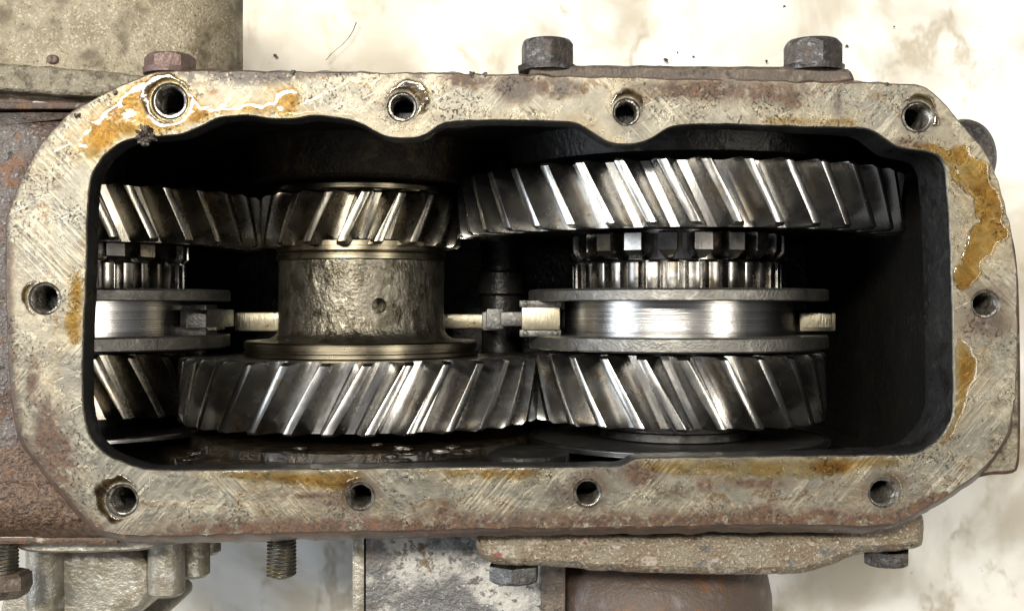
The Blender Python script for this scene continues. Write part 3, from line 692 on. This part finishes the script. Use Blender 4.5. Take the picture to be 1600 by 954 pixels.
a = W(266, 112, -70); hex_bolt('hexagon_bolt', a, 41, 26, 1, M['boltr'], 'reddish brown bolt head beside the pale bell housing', 'bolts on the top side', twist=.35)
def slab(name, pts, z1, z0, mat, label=None, cat=None, parent=None, bev=5, amp=1.2, step=14, edge_mat=None):
    """a plate with an outline measured on the photograph, its top at z1, going down to z0, with rounded edges"""
    p = ccw(resample(chaikin([W(x, y, z1)[:2] for x, y in pts], 2), 7)); n = normals(p)
    p = p+n*np.array([fnoise(a, b, 5, 22, 3) for a, b in p])[:, None]*amp
    V2, F2 = fill(p-n*bev, [], step); c = p.mean(0)
    top = [(x, y, z1+amp*fnoise(x, y, 2, 22, 3)) for x, y in V2]
    t = parent or thing(name, (c[0], c[1], z0), label, cat)
    mk('face' if not parent else name, top, F2, mat, t, sharp=180)
    V, F = rings([z3(p-n*bev, z1), z3(p-n*bev*.3, z1-bev*.35), z3(p, z1-bev), z3(p+n*.5, (z1+z0)/2), z3(p, z0)])
    mk('side' if not parent else name+'_side', V, [f[::-1] for f in F], edge_mat or mat, t, sharp=50)
    return t
slab('side_plate', [(835, 100), (1322, 104), (1334, 112), (1338, 135), (1000, 140), (828, 140), (826, 108)], -46, -420, M['plate'], 'brown crusted plate along the top side under two bolts', 'plate', bev=6)
# bell housing at the upper left
bell = thing('bell_housing', W(120, 40, -600), 'rough pale cast aluminium housing at the upper left', 'housing')
def bell_z(x, y):
    e = W(372, 0, -225)[0]-x
    z = -150+2.2*fnoise(x, y, 4, 40, 4)
    if e < 110: z -= 110-math.sqrt(max(0, 110**2-(110-max(e, 0))**2))
    z += 22*max(0, min(1, (-480-x)/260))
    return z
ytop = W(0, 90, -150)[1]
heightfield('housing_face', -1300, W(372, 0, -225)[0], 332, 720, 9, bell_z, M['alu'], bell)
box('housing_side', (-1300, 334, GZ+3), (-720, 720, -240), M['alu'], bell, bev=8)
slab('housing_rim', [(-260, 88), (0, 98), (70, 103), (135, 108), (235, 119), (250, 126), (205, 138), (155, 151), (100, 149), (0, 140), (-260, 132)], -92, -400, M['alud'], parent=bell, bev=5, amp=2)
slab('gasket_strip', [(-260, 146), (0, 152), (90, 156), (150, 160), (130, 176), (60, 178), (-260, 178)], -112, -400, M['castside'], parent=bell, bev=4, amp=2)
V, F = lathe_data([(0, 0), (3, 6), (1, 10), (-4, 11)], 16)
q = W(82, 93, -126); mk('oil_drop', [(v[0]+q[0], v[2]*.8+q[1], v[1]+q[2]) for v in V], [f[::-1] for f in F], M['rusty'], bell, sharp=60)
# bottom cover and what hangs on it
cov = slab('bottom_cover', [(742, 835), (860, 836), (1000, 838), (1300, 838), (1340, 826), (1385, 802), (1440, 800), (1448, 812), (1449, 845), (1442, 858), (1405, 864), (1340, 866), (1310, 884), (1270, 896), (1200, 901), (1080, 900), (960, 896), (880, 888), (830, 886), (770, 886), (750, 872), (743, 850)], -72, -330, M['cover'], 'flaking beige casting bolted along the bottom side', 'cover', bev=15, amp=2.2)
a = W(803, 884, -120); hex_bolt('hexagon_bolt', (a[0], a[1]+4, a[2]), 45, 28, -1, M['clip'], 'grey bolt head under the left ear of the beige bottom casting', 'bolts on the bottom side', twist=.1, washer=False)
a = W(1385, 862, -120); hex_bolt('hexagon_bolt', (a[0], a[1]+4, a[2]), 40, 24, -1, M['bolt'], 'dark blue grey bolt head under the right end of the beige casting', 'bolts on the bottom side', twist=.35, washer=False)
rb = thing('rusty_housing', W(1046, 930, -330), 'rounded rusty brown housing below the beige casting', 'housing')
cx = W(1046, 0, -200)[0]; y_top = W(0, 893, -190)[1]
prof = [(10, 110), (2, 150), (-8, 176), (-24, 197), (-48, 211), (-84, 219), (-130, 220), (-320, 200), (-320, 0)]
V, F = lathe_data(prof, 96, disp=lambda a, y, r: 2.4*fnoise(a*120, y, 1, 50, 3))
mk('housing_body', [(v[0]+cx, v[1]+y_top, v[2]*.95-400) for v in V], [f[::-1] for f in F], M['rusty'], rb, sharp=60)
lathe_pts = [(18, 130), (18, 158), (-8, 176), (-12, 130)]
V, F = lathe_data(lathe_pts, 72)
mk('neck', [(v[0]+cx, v[1]+y_top+12, v[2]*.95-400) for v in V], [f[::-1] for f in F], M['rusty'], rb, sharp=50)
blk = thing('painted_block', W(700, 900, -560), 'block with flaking white and grey paint below the bottom rim', 'block')
lo = W(572, 980, -260); hi = W(872, 826, -260)
def blk_z(x, y): return -260+2.5*fnoise(x, y, 6, 34, 4)
heightfield('painted_face', lo[0], hi[0], lo[1]-120, hi[1], 9, blk_z, M['flaky'], blk)
box('edge_strip', (lo[0]-26, lo[1]-120, GZ+3), (lo[0]-3, hi[1], -262), M['alu2'], blk, bev=7)
box('block_body', (lo[0]-2, lo[1]-118, GZ+3), (hi[0], hi[1]-2, -268), M['flaky'], blk, bev=3)
box('dark_band', (W(845, 0, -250)[0], lo[1]-118, GZ+3), (W(884, 0, -250)[0], hi[1], -252), M['plate'], blk, bev=6)
# aluminium casting at the lower left
al = thing('aluminium_casting', W(170, 920, -500), 'smooth grey aluminium casting hanging at the lower left', 'casting')
def upright(name, x, y0, y1, r, zc_, mat, parent, sy=1.0):
    V, F = lathe_data([(y1, 0), (y1, r), (y0+6, r), (y0, r-6), (y0, 0)], 64)
    mk(name, [(v[0]+x, v[1], v[2]*sy+zc_) for v in V], F, mat, parent, sharp=40)
za = -230
def ax(px): return W(px, 0, za)[0]
def ay(py): return W(0, py, za)[1]
slab('mounting_ledge', [(22, 842), (290, 838), (300, 846), (240, 856), (205, 862), (60, 864), (26, 860)], -120, -330, M['alu2'], parent=al, bev=4, amp=.8)
slab('front_face', [(44, 850), (238, 850), (238, 975), (44, 975)], -232, -560, M['alu2'], parent=al, bev=14, amp=1.5)
upright('lobe', ax(70), ay(990), ay(848), 34, -236, M['alu2'], al)
upright('lobe', ax(256), ay(932), ay(846), 32, -246, M['alu2'], al)
upright('lobe', ax(283), ay(914), ay(846), 32, -300, M['alu2'], al)
upright('lobe', ax(303), ay(884), ay(846), 22, -330, M['alu2'], al)
slab('lower_foot', [(0, 925), (50, 915), (238, 945), (236, 1000), (0, 1000)], -330, -600, M['alu2'], parent=al, bev=6)
# studs
def stud(px, y0, y1, r, z, label, nut=None):
    a = W(px, y1, z); t = thing('threaded_stud', a, label, 'stud', 'threaded studs on the bottom side'); L = abs(W(0, y0, z)[1]-a[1])
    V, F, n = thread_tube(r, L, 6.2, 2.4, 36, 6, False)
    V = [(x, z_, y) for x, y, z_ in V]                                   # axis along -y
    rim = [(v[0]*.72, v[1]-5, v[2]*.72) for v in V[-36:]]; b0 = len(V); V += rim; V.append((0, -L-5.5, 0))
    F += [((n*36+k), b0+k, b0+(k+1) % 36, n*36+(k+1) % 36) for k in range(36)]+[(b0+k, len(V)-1, b0+(k+1) % 36) for k in range(36)]
    mk('thread', V, [f[::-1] for f in F] if False else F, M['stud'], t, sharp=50, local=True)
    return t
stud(440, 897, 825, 25, -130, 'dark threaded stud pointing down below the bottom rim')
st = stud(6, 898, 832, 24, -110, 'brown threaded stud with a nut at the lower left corner')
a = W(4, 892, -110); ht = lathe_data([(0, 20), (0, 40), (-5, 46), (-26, 47), (-40, 40), (-44, 0)], 6)
V = [(v[0]+a[0], v[1]+a[1], v[2]+a[2]) for v in ht[0]]
mk('nut', V, [f[::-1] for f in ht[1]], M['plate'], st, sharp=25)

# ------------------------------------------------------------------ dirt
def clump(name, org, r, label, group, squash=.6, sub=3, amp=.5):
    bm = bmesh.new(); bmesh.ops.create_icosphere(bm, subdivisions=sub, radius=1)
    V = []
    for v in bm.verts:
        n = 1+amp*fnoise(v.co.x*10+org[0], v.co.y*10+org[1], v.co.z*10, 5, 3)
        V.append((org[0]+v.co.x*r*n, org[1]+v.co.y*r*n, org[2]+v.co.z*r*n*squash))
    F = [[q.index for q in f.verts] for f in bm.faces]; bm.free()
    return tag(mk(name, V, F, M['dirt'], org=org, sharp=30), label, 'dirt', group)
clump('grit_clump', (228-800, 477-212, 1), 13, 'black crumbly clump of grit on the upper left inner rim', None, .8, 4, .9)
for (px, py, r, lab) in ((428, 85, 4, 'dark speck on the sheet right of the pale housing'), (1042, 92, 4.5, 'largest dark speck on the sheet between the two top bolts'), (1085, 87, 2.5, 'small speck midway between the two top bolts'),
        (1060, 80, 2.2, 'smallest speck between the two top bolts, near the largest one'), (1200, 94, 3, 'dark speck on the sheet just left of the right top bolt'), (1228, 8, 3, 'dark speck at the top picture edge above the right bolt'),
        (1326, 70, 3, 'dark speck on the sheet just right of the right top bolt'), (1400, 40, 2.5, 'dark speck on the sheet near the upper right corner')):
    a = W(px, py, GZ); clump('dirt_speck', (a[0], a[1], GZ-14), r, lab, 'dirt specks on the sheet', .35, 2, 1.2)
for (px, py, r, lab) in ((458, 113, 4, 'black crumb on the top rim right of the pale housing'), (737, 116, 4.5, 'black crumb on the top rim left of the left bolt'), (758, 116, 3.5, 'small black crumb on the top rim nearest the left bolt'),
        (1386, 132, 3.5, 'black crumb on the top rim right of the right bolt'), (121, 181, 5, 'black crumb on the rounded upper left corner of the rim'), (180, 144, 4, 'black crumb on the rim left of the upper left hole')):
    clump('rim_crumb', (px-800, 477-py, 0), r, lab, 'dirt crumbs along the rim', .5, 2, .9)
# a hair on the sheet
pts = [W(x, y, GZ+4) for x, y in ((556, 34), (552, 45), (545, 57), (533, 70), (518, 82), (506, 96))]
cu = []
for i in range(len(pts)-1):
    for k in range(4):
        t = k/4; cu.append([pts[i][j]*(1-t)+pts[i+1][j]*t for j in range(3)])
V = []; F = []
for i, p in enumerate(cu):
    for k in range(5): V.append((p[0]+1.5*math.cos(k*1.2566), p[1]+.6*math.cos(k*1.2566), p[2]-8+1.4*math.sin(k*1.2566)))
for i in range(len(cu)-1):
    for k in range(5): F.append((i*5+k, i*5+(k+1) % 5, (i+1)*5+(k+1) % 5, (i+1)*5+k))
tag(mk('hair', V, F, M['dirt'], org=cu[10], sharp=180), 'thin curved dark hair lying on the sheet near the top', 'hair')
